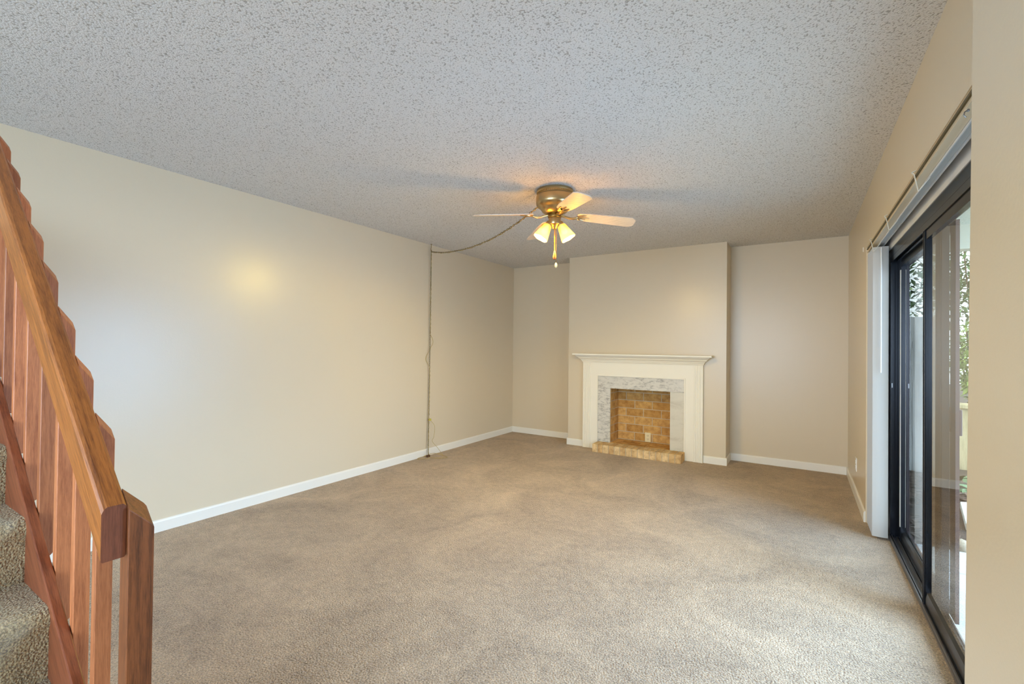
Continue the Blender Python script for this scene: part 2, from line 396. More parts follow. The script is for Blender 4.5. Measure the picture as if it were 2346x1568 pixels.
def bb_prof(t=0.012, h=BBH):
    return [(0, 0), (t, 0), (t, h-0.014), (t*0.8, h-0.006), (t*0.45, h-0.001), (0, h)]
def baseboard(name, side, const, a, b):
    pr = bb_prof()
    mb = MB()
    if side == 'X+': mb.prism([(const+t, z) for t, z in pr], 'Y', a, b)
    if side == 'X-': mb.prism([(const-t, z) for t, z in pr], 'Y', a, b)
    if side == 'Y-': mb.prism([(const-t, z) for t, z in pr], 'X', a, b)
    return struct(name, mb, TRIM)
baseboard('baseboard_left', 'X+', XL, 0.5, YB)
baseboard('baseboard_back', 'Y-', YB, XL+0.012, CX1)
baseboard('baseboard_alcove', 'Y-', YB, CX2+0.012, XR-0.012)
baseboard('baseboard_right', 'X-', XR, DY1+0.0, YB)
mb = MB(); pr = bb_prof()
mb.prism([(YD-t, z) for t, z in pr], 'X', CX1-0.012, -2.25-0.1)
mb.prism([(YD-t, z) for t, z in pr], 'X', -0.912, CX2+0.012)
mb.prism([(CX1-t, z) for t, z in pr], 'Y', YD, YB-0.012)
mb.prism([(CX2+t, z) for t, z in pr], 'Y', YD, YB-0.012)
struct('baseboard_chimney', mb, TRIM)

# ================================================================ SLIDING DOOR
struct('trim_1', MB().box(XR-0.002, XR+0.004, 1.34, DY1-0.05, DZ-0.004, DZ+0.006), OLIVE)     # dark metal edge at the head of the opening
struct('trim_2', MB().box(XR+0.004, 0.53, DY0, DY1, DZ+0.02, DZ+0.05).box(0.508, 0.53, DY0, DY1, 1.955, DZ+0.02), SOFF)   # soffit and white fascia over the door
struct('trim_4', MB().box(XR+0.004, 0.441, DY0, DY1, DZ-0.018, DZ+0.02), WALL)              # painted filler between the wall edge and the headrail
struct('trim_3', MB().box(XR+0.01, 0.512, DY1-0.02, DY1, 0, DZ), TRIM)                # far jamb board
door = bpy.data.objects.new('door_1', None); COL.objects.link(door); door.location = (0.55, 2.9, 0); door['kind'] = 'structure'
FY0, FY1 = 1.62, 4.08
fr = MB()
fr.box(0.512, 0.598, FY0, FY1, 1.90, 1.955)                      # head
fr.box(0.5125, 0.5165, FY0, FY1, 1.865, 1.90).box(0.544, 0.551, FY0, FY1, 1.875, 1.90)
fr.box(0.512, 0.598, FY1-0.10, FY1, 0.0, 1.90)                   # far jamb
fr.box(0.512, 0.516, FY1-0.115, FY1-0.10, 0.02, 1.865).box(0.544, 0.550, FY1-0.12, FY1-0.10, 0.02, 1.865)
fr.box(0.512, 0.598, FY0, FY0+0.05, 0.0, 1.90)
fr.done('door_frame', BLACKAL, door)
tr = MB().box(0.505, 0.598, FY0+0.05, FY1-0.10, -0.005, 0.012)
for x in (0.508, 0.519, 0.544, 0.590): tr.box(x, x+0.005, FY0+0.05, FY1-0.10, 0.012, 0.028)
tr.done('track', ALUM, door)
def panel(name, x0, x1, y0, y1, mat, glassmat, st=0.06, rail=0.085, ztop=1.875, mid=False):
    g = MB().box((x0+x1)/2-0.002, (x0+x1)/2+0.002, y0+st, y1-st, 0.028+rail, ztop-0.05)
    f = MB()
    def stile(a, b):
        f.box(x0, x1, a, b, 0.028, ztop)
        f.box(x0-0.004, x0, a+0.012, a+0.020, 0.028, ztop).box(x0-0.004, x0, b-0.020, b-0.012, 0.028, ztop)
    stile(y0, y0+st); stile(y1-st, y1)
    f.box(x0, x1, y0+st, y1-st, ztop-0.055, ztop)
    f.prism([(x0, 0.028), (x1, 0.028), (x1, 0.028+rail), (x0+0.020, 0.028+rail), (x0+0.004, 0.028+rail*0.75), (x0, 0.028+rail*0.4)], 'Y', y0+st, y1-st)
    fo = f.done(name, mat, door)
    g.done('glass_pane', glassmat, fo)
    return fo
p1 = panel('sliding_panel', 0.5185, 0.5425, 1.68, 3.03, BLACKAL, GLASS)
p2 = panel('fixed_panel', 0.5525, 0.5785, 2.85, FY1-0.10, BLACKAL, GLASS, st=0.115)
MB().box(0.5487, 0.5525, FY1-0.205, FY1-0.190, 0.12, 1.80).done('weather_strip', WHITEP, p2)
MB().box(0.518, 0.524, FY1-0.112, FY1-0.100, 1.02, 1.05).done('latch_plate', ALUM, door)
sf = MB().box(0.602, 0.616, 2.865, 2.955, 0.02, 1.88).box(0.602, 0.616, FY1-0.07, FY1-0.03, 0.02, 1.88).box(0.602, 0.616, 2.955, FY1-0.07, 1.84, 1.88).box(0.602, 0.616, 2.955, FY1-0.07, 0.02, 0.06)
sfo = sf.done('screen_panel', BROWNAL, door)
MB().box(0.608, 0.610, 2.955, FY1-0.07, 0.06, 1.84).done('screen_mesh', SCREEN, sfo)
MB().prism([(3.02, 1.005), (2.945, 1.005), (2.93, 0.99), (2.93, 0.89), (2.97, 0.885), (3.02, 0.91)], 'X', 0.594, 0.602).done('screen_handle', BROWNAL, sfo, bevel=0.002)
MB().box(0.616, 0.628, 2.875, 2.90, 0.88, 1.0).done('screen_latch', BROWNAL, sfo, bevel=0.003)

# ================================================================ VERTICAL BLIND
bl = thing('vertical_blind', 'white vertical blind with vanes stacked at the far side of the glass door', 'blind', (0.45, 4.05, 0))
hd = MB()
Z0 = 1.985
hd.box(0.442, 0.446, 1.6, 4.20, Z0, Z0+0.040).box(0.474, 0.478, 1.6, 4.20, Z0, Z0+0.040).box(0.446, 0.474, 1.6, 4.20, Z0+0.028, Z0+0.040)
ho = hd.done('headrail', HEADR, bl)
MB().box(0.447, 0.473, 1.6, 4.19, Z0+0.010, Z0+0.027).done('headrail_channel', HEADG, ho)
for k in range(18):
    y = 3.925 + k*0.0165
    a = 0.02*math.sin(k*2.1)
    v = MB(); n = 8; pr = []
    x0, x1 = 0.412, 0.496
    for i in range(n+1):
        t = i/n; pr.append((x0+(x1-x0)*t, y - 0.006*math.sin(math.pi*t) + a*0.1*(t-0.5)))
    prof = pr + [(x, yy+0.0012) for x, yy in reversed(pr)]
    v.prism(prof, 'Z', 0.015, Z0-0.012)
    vo = v.done('vane', VANE, bl)
    if k == 0: v0 = vo
MB().tube([(0.455, 3.905, Z0-0.02), (0.455, 3.905, 1.12)], 0.004, 8).done('wand', WHITEP, bl)
for i, y in enumerate((2.50, 3.24, 3.88)):
    # clip reaches forward past the wall edge and up in front of the wall
    P = [(0.446, y, 1.985), (0.413, y, 1.938), (0.410, y, 1.936), (0.397, y, 2.008), (0.389, y, 2.018), (0.4035, y, 2.024)]
    c = MB()
    for a, b in zip(P[:-1], P[1:]):
        a, b = Vector(a), Vector(b); d = (b-a).normalized(); nrm = Vector((-d.z, 0, d.x))*0.0010
        pts = [a-nrm, a+nrm, b+nrm, b-nrm]
        c.hull([(p.x, y-0.006, p.z) for p in pts] + [(p.x, y+0.006, p.z) for p in pts], [(0, 1, 2, 3), (7, 6, 5, 4), (0, 4, 5, 1), (1, 5, 6, 2), (2, 6, 7, 3), (3, 7, 4, 0)])
    o = c.done('valance_clip', CLEAR, bl)
tag(MB().lathe([(0.0005, 0), (0.004, 0.002), (0.004, 0.006), (0.0005, 0.007)], (XR, 1.80, 1.965), 12, (-1, 0, 0)).tube([(XR-0.006, 1.80, 1.965), (XR-0.012, 1.80, 1.962), (XR-0.013, 1.80, 1.952), (XR-0.008, 1.80, 1.946)], 0.0018, 6).done('wall_hook', ALUM),
    'tiny metal hook screwed into the wall above the sliding door', 'hook')
tag(MB().box(XR-0.004, XR, 4.43, 4.445, 2.035, 2.07).done('wall_anchor', WHITEP, bevel=0.001), 'tiny white plastic anchor in the wall past the blind', 'wall anchor')

# ================================================================ OUTLETS
def outlet(name, label, loc, axis, plate_mat):
    """axis: 'X-' plate faces -X, 'Y-' plate faces -Y"""
    t = thing(name, label, 'outlet', loc)
    w, h, d = 0.036, 0.058, 0.006
    def B(mb, u0, u1, z0, z1, d0, d1):
        x, y, z = loc
        if axis == 'X-': mb.box(x-d1, x-d0, y+u0, y+u1, z+z0, z+z1)
        else: mb.box(x+u0, x+u1, y-d1, y-d0, z+z0, z+z1)
        return mb
    B(MB(), -w, w, -h, h, 0, d).done('cover_plate', plate_mat, t, bevel=0.002)
    for zc in (0.022, -0.022):
        s = B(MB(), -0.017, 0.017, zc-0.014, zc+0.014, d, d+0.003).done('receptacle', plate_mat, t, bevel=0.001)
        for u in (-0.007, 0.007): B(MB(), u-0.0015, u+0.0015, zc-0.004, zc+0.006, d+0.003, d+0.0035).done('slot', EMPTYM, s)
        B(MB(), -0.002, 0.002, zc-0.011, zc-0.007, d+0.003, d+0.0035).done('slot', EMPTYM, s)
    return t
outlet('wall_outlet', 'white wall outlet low on the wall beside the blind', (XR, 4.90, 0.29), 'X-', WHITEP)

# ================================================================ FIREPLACE
fp = thing('fireplace', 'white mantel fireplace with marble surround, brick firebox and raised brick hearth', 'fireplace', (-1.63, YD-0.05, 0))
PX1, PX2 = -2.346, -0.914           # outer edges of the mantel legs
IX1, IX2, IZ = -2.152, -1.112, 0.917 # inner edge (marble field)
zt = 1.078
# face board
fb = MB().box(PX1+0.100, IX1, YD-0.030, YD, 0, zt).box(IX2, PX2-0.100, YD-0.030, YD, 0, zt).box(IX1, IX2, YD-0.030, YD, IZ, zt)
fb.done('face_board', MANTEL, fp)
lip = MB().box(IX1-0.012, IX1+0.004, YD-0.036, YD-0.028, 0, IZ+0.012).box(IX2-0.004, IX2+0.012, YD-0.036, YD-0.028, 0, IZ+0.012).box(IX1+0.004, IX2-0.004, YD-0.036, YD-0.028, IZ-0.004, IZ+0.012)
lip.done('inner_moulding', MANTEL, fp, bevel=0.002)
def pilaster(x0, x1):
    pts = [(x0, YD), (x0, YD-0.040)]
    nfl = 5; w = (x1-x0-0.016)/nfl
    for i in range(nfl):
        a = x0+0.008+i*w
        pts += [(a+0.002, YD-0.040), (a+0.004, YD-0.035), (a+w-0.004, YD-0.035), (a+w-0.002, YD-0.040)]
    pts += [(x1, YD-0.040), (x1, YD)]
    MB().prism(pts, 'Z', 0, zt).done('pilaster', MANTEL, fp)
pilaster(PX1, PX1+0.100); pilaster(PX2-0.100, PX2)
# crown: profile swept round three sides
def crown(prof):
    """prof: list of (out, z); mitred across left return, front and right return."""
    mb = MB(); cols = []
    for out, z in prof:
        cols.append([(PX1-out, YD, z), (PX1-out, YD-0.040-out, z), (PX2+out, YD-0.040-out, z), (PX2+out, YD, z)])
    vs = [[mb.bm.verts.new(p) for p in c] for c in cols]
    for i in range(len(vs)-1):
        for j in range(3): mb.bm.faces.new((vs[i][j], vs[i][j+1], vs[i+1][j+1], vs[i+1][j]))
    mb.bm.faces.new(vs[0]); mb.bm.faces.new(vs[-1][::-1])
    return mb
crown([(0.002, zt), (0.004, zt+0.008), (0.010, zt+0.012), (0.012, zt+0.022), (0.018, zt+0.026), (0.024, zt+0.040), (0.040, zt+0.052), (0.046, zt+0.056), (0.048, zt+0.064), (0.058, zt+0.070), (0.078, zt+0.086), (0.082, zt+0.094)]).done('crown_moulding', MANTEL, fp)
MB().box(PX1-0.105, PX2+0.105, YD-0.150, YD, zt+0.094, zt+0.113).done('mantel_shelf', MANTEL, fp, bevel=0.003)
# marble slabs
my = YD-0.018
MB().box(IX1, IX2, my, YD, FZ, IZ).done('marble_slab', MARBLE_V, fp)
MB().box(IX1, FX1, my, YD, 0.09, FZ-0.002).done('marble_slab', MARBLE_V, fp)
o = MB().box(FX2, IX2, my, YD, 0.02, FZ-0.002).done('marble_slab', MARBLE_P, fp); o['label'] = 'plain pale marble slab on the right'
# firebox
BY = 5.738
hz = 0.098
def bricks(mb, u0, u1, z0, z1, bw, bh, g, put, start=0.5, rnd=0.0):
    r = 0; z = z0
    while z < z1-0.01:
        ze = min(z+bh, z1); u = u0 - (start*(bw+g) if r % 2 else 0)
        while u < u1-0.002:
            a, b = max(u, u0), min(u+bw, u1)
            if b-a > 0.008: put(mb, a, b, z, ze)
            u += bw+g
        z += bh+g; r += 1
bk = MB(); bricks(bk, FX1, FX2, hz+0.004, FZ, 0.212, 0.092, 0.009, lambda m, a, b, c, d: m.box(a, b, BY-0.030, BY-0.008, c, d))
bo = bk.done('firebox_back', BRICK, fp, bevel=0.002, seg=1)
MB().box(FX1, FX2, BY-0.028, BY, 0.0, FZ+0.02).done('mortar_bed', MORTAR, bo)
for xs, sgn in ((FX1, -1), (FX2, 1)):
    sb = MB()
    x0, x1 = (xs-0.016, xs+0.002) if sgn < 0 else (xs-0.002, xs+0.016)
    bricks(sb, YD+0.004, BY-0.034, hz+0.004, FZ, 0.212, 0.092, 0.009, lambda m, a, b, c, d: m.box(x0, x1, a, b, c, d), 0.35)
    so = sb.done('firebox_side', BRICK, fp, bevel=0.002, seg=1)
    MB().box(min(xs, xs+sgn*0.018), max(xs, xs+sgn*0.018), YD, BY, 0.0, FZ+0.02).done('mortar_bed', MORTAR, so)
MB().box(FX1-0.018, FX2+0.018, YD, BY, FZ, FZ+0.02).done('lintel', EMPTYM, fp)
fl = MB()
yy = YD-0.015
for r in range(3):
    y1 = min(yy+0.10, BY-0.032); u = FX1 - (0.1 if r % 2 else 0)
    while u < FX2:
        a, b = max(u, FX1), min(u+0.212, FX2)
        if b-a > 0.01: fl.box(a, b, yy, y1-0.009, hz-0.03, hz-0.001)
        u += 0.221
    yy += 0.10
fo_ = fl.done('firebox_floor', BRICK, fp, bevel=0.002, seg=1)
MB().box(FX1, FX2, YD-0.02, BY-0.03, 0.0, hz-0.006).done('mortar_bed', MORTAR, fo_)
hb = MB(); HX1, HX2, HY0 = -2.142, -1.098, 5.205
nb = 15; pitch = (HX2-HX1)/nb
for i in range(nb):
    hb.box(HX1+i*pitch+0.004, HX1+(i+1)*pitch-0.004, HY0, YD-0.037, 0.0, hz)
ho2 = hb.done('hearth', HBRICK, fp, bevel=0.003, seg=1)
MB().box(HX1+0.006, HX2-0.006, HY0+0.005, YD-0.036, 0.0, hz-0.004).done('mortar_bed', MORTAR, ho2)
outlet('firebox_outlet', 'ivory outlet on the brick back inside the firebox', (-1.605, BY-0.030, 0.155), 'Y-', IVORY)

# ================================================================ CEILING FAN
FCX, FCY = -1.558, 3.026
fan = thing('ceiling_fan', 'brass flush-mount ceiling fan with pale blades and two lit glass shades', 'ceiling fan', (FCX, FCY, H))
MB().lathe([(0.128, 2.44), (0.136, 2.438), (0.138, 2.425), (0.132, 2.418), (0.132, 2.404), (0.138, 2.398), (0.141, 2.388), (0.141, 2.345), (0.138, 2.330), (0.126, 2.316), (0.112, 2.308), (0.106, 2.300), (0.102, 2.292), (0.088, 2.276), (0.070, 2.266), (0.058, 2.262)], (FCX, FCY, 0), 48).done('motor_housing', BRASS, fan, smooth=True)
bd = MB()
for k in range(60):
    a = 2*math.pi*k/60
    bd.lathe([(0.0005, -0.0042), (0.0036, -0.002), (0.0042, 0.0), (0.0036, 0.002), (0.0005, 0.0042)], (FCX+0.133*math.cos(a), FCY+0.133*math.sin(a), 2.411), 6)
bd.done('beaded_ring', BRASSD, fan, smooth=True)
MB().lathe([(0.044, 2.232), (0.050, 2.236), (0.052, 2.246), (0.046, 2.262), (0.030, 2.268)], (FCX, FCY, 0), 32).done('flywheel', BRASSD, fan, smooth=True)
ZB = 2.215
def blade(ang):
    ca, sa = math.cos(ang), math.sin(ang); pt = math.radians(-13)
    def T(r, w, t):   # local: r along, w across (towards +ang side), t thickness
        y = w*math.cos(pt) - t*math.sin(pt); z = w*math.sin(pt) + t*math.cos(pt) + 0.036*(0.61-r)/0.44
        return (FCX + r*ca - y*sa, FCY + r*sa + y*ca, ZB + z)
    out = [(0.170, -0.034), (0.182, -0.046), (0.260, -0.056), (0.574, -0.066), (0.600, -0.046), (0.607, -0.030), (0.608, 0.0), (0.607, 0.030), (0.600, 0.046), (0.574, 0.066), (0.260, 0.056), (0.182, 0.046), (0.170, 0.034)]
    mb = MB(); n = len(out)
    mb.hull([T(r, w, -0.003) for r, w in out] + [T(r, w, 0.003) for r, w in out], [tuple(range(n))[::-1], tuple(range(n, 2*n))] + [(i, (i+1) % n, n+(i+1) % n, n+i) for i in range(n)])
    b = mb.done('blade', BLADE, fan)
    b.rotation_euler = (0, 0, 0)
    ir = MB()
    hub = (FCX+0.045*ca, FCY+0.045*sa, 2.254)
    for s_ in (-1, 1):
        p = bez(hub, (FCX+0.10*ca, FCY+0.10*sa, 2.240), T(0.13, 0.0, -0.034), T(0.175, 0.006*s_, -0.008), 10)
        ir.tube(p, [0.0085]*6+[0.0075]*5, 8)
        q = bez(T(0.168, 0.004*s_, -0.009), T(0.185, 0.012*s_, -0.010), T(0.19, 0.034*s_, -0.010), T(0.235, 0.030*s_, -0.0055), 10)
        ir.tube(q, [0.007]*7+[0.0065, 0.006, 0.005, 0.004], 8)
    q = [T(0.168, 0, -0.008), T(0.20, 0, -0.008), T(0.235, 0, -0.007), T(0.262, 0, -0.005)]
    ir.tube(q, [0.007, 0.0075, 0.006, 0.004], 8)
    for r_, w_ in ((0.205, 0.026), (0.205, -0.026), (0.25, 0.0)):
        ir.lathe([(0.001, -0.004), (0.005, -0.002), (0.005, 0.0)], T(r_, w_, -0.006), 8)
    ir.done('blade_iron', BRASS, b, smooth=True)
for d in (36.2, -45.2, -137.1, 135.4): blade(math.radians(d))
# light kit
MB().lathe([(0.020, 2.262), (0.020, 2.245)], (FCX, FCY, 0), 16).done('stem', BRASSD, fan)
MB().lathe([(0.010, 2.150), (0.018, 2.156), (0.022, 2.170), (0.032, 2.180), (0.044, 2.186), (0.046, 2.194), (0.046, 2.228), (0.042, 2.234), (0.030, 2.240)], (FCX, FCY, 0), 32).done('light_fitter', BRASS, fan, smooth=True)
rv = Vector((r2.x, r2.y, 0)).normalized()
for s_ in (-1, 1):
    nk = Vector((FCX, FCY, 2.196)) + rv*0.040*s_
    ax = (rv*0.48*s_ + Vector((0, 0, -0.86)) + Vector((0.04, -0.08, 0))).normalized()
    MB().lathe([(0.014, -0.012), (0.022, -0.006), (0.024, 0.004), (0.024, 0.018), (0.020, 0.022)], nk, 24, ax).done('socket_cup', BRASS, fan, smooth=True)
    sh = MB(); n = 48
    prof = [(0.024, 0.016), (0.030, 0.022), (0.034, 0.040), (0.040, 0.070), (0.047, 0.098), (0.053, 0.122), (0.056, 0.134), (0.0545, 0.134), (0.0515, 0.122), (0.0455, 0.098), (0.0385, 0.070), (0.0325, 0.040), (0.0285, 0.023)]
    q = Vector((0, 0, 1)).rotation_difference(ax); rings = []
    for r_, z_ in prof:
        rg = []
        for k in range(n):
            a = 2*math.pi*k/n; rr = r_*(1+0.018*math.cos(24*a)) ; zz = z_ + (0.0012*math.cos(6*a) if z_ > 0.13 else 0)
            rg.append(sh.bm.verts.new(nk + q @ Vector((rr*math.cos(a), rr*math.sin(a), zz))))
        rings.append(rg)
    for i in range(len(rings)-1):
        for k in range(n): sh.bm.faces.new((rings[i][k], rings[i][(k+1) % n], rings[i+1][(k+1) % n], rings[i+1][k]))
    so_ = sh.done('glass_shade', SHADE, fan, smooth=True)
    MB().lathe([(0.010, 0.018), (0.013, 0.030), (0.022, 0.055), (0.024, 0.070), (0.020, 0.084), (0.010, 0.092), (0.001, 0.094)], nk, 20, ax).done('bulb', BULB, so_, smooth=True)
    li = bpy.data.lights.new('bulb_light', 'POINT'); li.energy = 21; li.color = (1.0, 0.70, 0.17); li.shadow_soft_size = 0.03
    lo = bpy.data.objects.new('bulb_light', li); COL.objects.link(lo); lo.location = nk + ax*0.118
    sl = bpy.data.lights.new('shade_mouth_light', 'SPOT'); sl.energy = 36; sl.color = (1.0, 0.70, 0.17); sl.spot_size = math.radians(172); sl.spot_blend = 0.35; sl.shadow_soft_size = 0.04
    so2 = bpy.data.objects.new('shade_mouth_light', sl); COL.objects.link(so2); so2.location = nk + ax*0.138
    so2.rotation_euler = Vector((ax.x*0.4, ax.y*0.4, ax.z)).to_track_quat('-Z', 'Y').to_euler()
# pull chains
c1 = Vector((FCX, FCY, 0)) - fw*0.02
pc = MB().tube([(c1.x, c1.y, 2.152), (c1.x, c1.y, 1.985)], 0.0035, 8).done('pull_chain', BRASSD, fan)
MB().lathe([(0.002, 1.990), (0.006, 1.978), (0.011, 1.952), (0.0125, 1.938), (0.011, 1.926), (0.006, 1.920), (0.001, 1.919)], (c1.x, c1.y, 0), 16).done('wooden_fob', FOBWOOD, pc, smooth=True)
c2 = c1 + rv*0.006
pc2 = MB().tube([(c2.x, c2.y+0.012, 2.152), (c2.x, c2.y+0.012, 1.893)], 0.0016, 6).done('pull_chain', BRASSD, fan)
MB().lathe([(0.002, 1.898), (0.007, 1.892), (0.009, 1.882), (0.008, 1.868), (0.005, 1.862), (0.001, 1.861)], (c2.x, c2.y+0.012, 0), 14).done('ivory_fob', IVORY, pc2, smooth=True)

# ================================================================ SWAG CHAIN AND CORD
HK = Vector((-3.6, 3.905, 2.352))
sw = thing('swag_chain', 'brass swag chain with lamp cord hanging down the left wall', 'chain', (-3.6, 3.905, 0))
swag = spline([(-3.6, 3.905, 2.352), (-3.42, 3.82, 2.311), (-3.239, 3.732, 2.276), (-2.941, 3.589, 2.240), (-2.718, 3.483, 2.223), (-2.515, 3.385, 2.219), (-2.329, 3.296, 2.223), (-2.158, 3.214, 2.239), (-2.0, 3.138, 2.260), (-1.853, 3.068, 2.287), (-1.744, 3.016, 2.312), (-1.695, 2.993, 2.324), (-1.672, 2.985, 2.330)], 10)
drop = spline([(-3.6, 3.905, 2.352), (-3.603, 3.908, 1.7), (-3.607, 3.910, 1.1), (-3.608, 3.908, 0.5), (-3.600, 3.895, 0.12), (-3.585, 3.885, 0.02)], 12)
def resample(path, step):
    out = [path[0].copy()]; acc = 0
    for a, b in zip(path[:-1], path[1:]):
        d = (b-a).length; t = step-acc
        while t <= d:
            out.append(a+(b-a)*(t/d)); t += step
        acc = (acc+d) % step if d+acc >= step else acc+d
    return out
def links(mb, path, L_=0.031, wd=0.017, r=0.0021):
    pts = resample(path, L_*0.80)
    for i in range(len(pts)-1):
        c = (pts[i]+pts[i+1])/2; t = (pts[i+1]-pts[i]).normalized()
        ref = Vector((0, 0, 1)) if abs(t.z) < 0.8 else Vector((0.5, -0.85, 0))
        nn = t.cross(ref).normalized(); bb = t.cross(nn)
        sd = (nn+bb*0.35).normalized() if i % 2 else (bb-nn*0.35).normalized()
        ring = []
        for k in range(12):
            a = 2*math.pi*k/12
            ring.append(c + t*(L_/2-r)*(abs(math.cos(a))**0.7*(1 if math.cos(a) > 0 else -1)) + sd*(wd/2-r)*math.sin(a))
        mb.tube(ring, r, 5, closed=True)
lk = MB(); links(lk, swag); links(lk, drop)
lk.done('chain', plain('dark_chain_brass', (112, 94, 52), 0.4, 0.8), sw, smooth=True)
hk = MB().tube([(-3.6, 3.905, H), (-3.6, 3.905, 2.395)], 0.003, 8)
hk.tube([Vector((-3.6, 3.905, 2.395)) + Vector((0.5*0.022*math.sin(a), -0.85*0.022*math.sin(a), -0.022+0.022*math.cos(a))) for a in [i*math.pi*1.6/12 for i in range(13)]], 0.0032, 8)
hk.lathe([(0.010, 2.436), (0.010, 2.44)], (-3.6, 3.905, 0), 14)
hk.done('hook', BRASSD, sw, smooth=True)
cp = []
for i, p in enumerate(swag[::-1]):
    cp.append(p + Vector((0.5, -0.85, 0))*0 + Vector((0.004*math.sin(i*0.9), 0.004*math.cos(i*0.9), 0.004*math.sin(i*0.7)-0.004)))
nd = len(drop)
for i, p in enumerate(drop[2:]):
    z = p.z; off = 0.004*math.sin(i*1.1)
    bul = 0.034*math.exp(-((z-1.32)/0.06)**2) - 0.040*math.exp(-((z-1.12)/0.07)**2)
    cp.append(p + Vector((off+bul*0.5, bul, 0)))
cp += [Vector(p) for p in [(-3.56, 3.86, 0.008), (-3.52, 3.80, 0.006), (-3.58, 3.72, 0.006), (-3.615, 3.76, 0.006), (-3.612, 3.86, 0.008), (-3.56, 3.95, 0.03), (-3.46, 3.99, 0.012), (-3.37, 3.96, 0.006), (-3.42, 3.89, 0.006), (-3.52, 3.84, 0.006)]]
MB().tube(spline(cp, 3), 0.0028, 6).done('lamp_cord', CORD, sw, smooth=True)
c3 = spline([(-3.604, 3.915, 0.42), (-3.59, 3.93, 0.40), (-3.56, 3.955, 0.34), (-3.565, 3.95, 0.22), (-3.575, 3.935, 0.17), (-3.53, 3.98, 0.09), (-3.47, 4.0, 0.012)], 8)
MB().tube(c3, 0.0025, 6).done('loose_cord_end', CORD, sw, smooth=True)
MB().box(-3.612, -3.590, 3.905, 3.935, 0.405, 0.428).done('cord_tie', plain('yellow_tie', (196, 180, 70), 0.5), sw, bevel=0.004)
MB().box(-3.585, -3.555, 3.845, 3.885, 0.0, 0.026).done('plug', plain('brown_plug', (92, 58, 30), 0.5), sw, bevel=0.005)

# ================================================================ STAIRCASE
st = thing('staircase', 'straight staircase with beige carpeted steps and dark wooden stringer', 'staircase', (-2.4, 0.0, 0))
RISE, RUN, NX1 = 0.185, 0.25, -1.19
SY0, SY1 = -0.60, 0.3735
for i in range(1, 11):
    xn = NX1 - (i-1)*RUN; z = i*RISE
    xb = xn - RUN - 0.03
    # tread + riser with rounded carpeted nosing
    zb = max(0.0, z-RISE-0.02)
    r_ = 0.035; pr = [(xn-0.012, zb), (xn-0.010, z-0.085)]
    for k in range(7):
        a = -0.25*math.pi + k*(0.75*math.pi)/6
        pr.append((xn-r_+r_*math.cos(a), z-r_+r_*math.sin(a)))
    pr += [(xn-0.10, z-0.002), (xb, z-0.004), (xb, zb)]
    xlo = max(xb, XL+0.001)
    pr = [(max(x, XL+0.001), zz) for x, zz in pr]
    if xn < XL+0.08: break
    MB().prism(pr, 'Y', SY0, SY1).done('step', STAIRCARPET, st, smooth=True)
tx0, tx1 = -1.22, XL+0.002
zs = lambda x: -0.756*x - 0.715
poly = [(tx0, 0.0), (tx0, zs(tx0)), (tx1, zs(tx1)), (tx1, zs(tx1)-0.34), (-1.66, 0.0)]
MB().prism(poly, 'Y', 0.373, 0.397).done('stringer', W_STR, st, bevel=0.003)
# ================================================================ STAIR RAILING
rl = thing('stair_railing', 'brown wooden stair railing with sloping handrail, slanted balusters and thick end post', 'railing', (-1.26, 0.40, 0))
zr = lambda x: -0.87*x - 0.185
XE, XU = -1.262, -2.58
hr = MB(); yi, yo, hp = 0.354, 0.3975, 0.118
rc = 0.010
prof = [(yi, -hp+0.004), (yi, -0.014), (yi+0.004, -0.005), (yi+rc, 0.0), (yo-0.006, 0.0), (yo, -0.006), (yo, -hp+0.004), (yo-0.003, -hp), (yi+0.003, -hp)]
n = len(prof)
pts = [(XE, y, zr(XE)+z) for y, z in prof] + [(XU, y, zr(XU)+z) for y, z in prof]
hr.hull(pts, [tuple(range(n)), tuple(range(n, 2*n))[::-1]] + [(i, n+i, n+(i+1) % n, (i+1) % n) for i in range(n)])
hobj = hr.done('handrail', [W_RAIL, W_RAILEND], rl)
for p in hobj.data.polygons:
    if abs(p.normal.x) > 0.99: p.material_index = 1
def bal(xf, thick, y0, y1, zbot, mat, name, drop_out, rnd=0.008):
    xb = xf - thick
    zi_f, zi_b = zr(xf)-0.004, zr(xb)-0.004
    zo_f, zo_b = zi_f-drop_out, zi_b-drop_out
    ch = 0.006
    mb = MB()
    # outline in Y-Z with clipped lower corner, sheared top following the rail slope
    def ring(x, zi, zo):
        return [(x, y0, zbot+rnd), (x, y0+rnd, zbot), (x, y1-rnd, zbot), (x, y1, zbot+rnd), (x, y1, zo-0.008), (x, y1-0.006, zo+0.001), (x, y0, zi)]
    a = ring(xf, zi_f, zo_f); b = ring(xb, zi_b, zo_b); k = len(a)
    mb.hull(a+b, [tuple(range(k)), tuple(range(k, 2*k))[::-1]] + [(i, k+i, k+(i+1) % k, (i+1) % k) for i in range(k)])
    return mb.done(name, mat, rl, bevel=0.0015, seg=1)
for xf in (-1.452, -1.612, -1.770, -1.942, -2.108, -2.268, -2.420, -2.570):
    bal(xf, 0.026, 0.3985, 0.4315, 0.468 + (-1.77-xf)*0.83, W_BAL, 'baluster', 0.040)
bal(-1.252, 0.046, 0.3985, 0.4465, 0.0, W_NEWEL, 'newel_post', 0.046, 0.002)

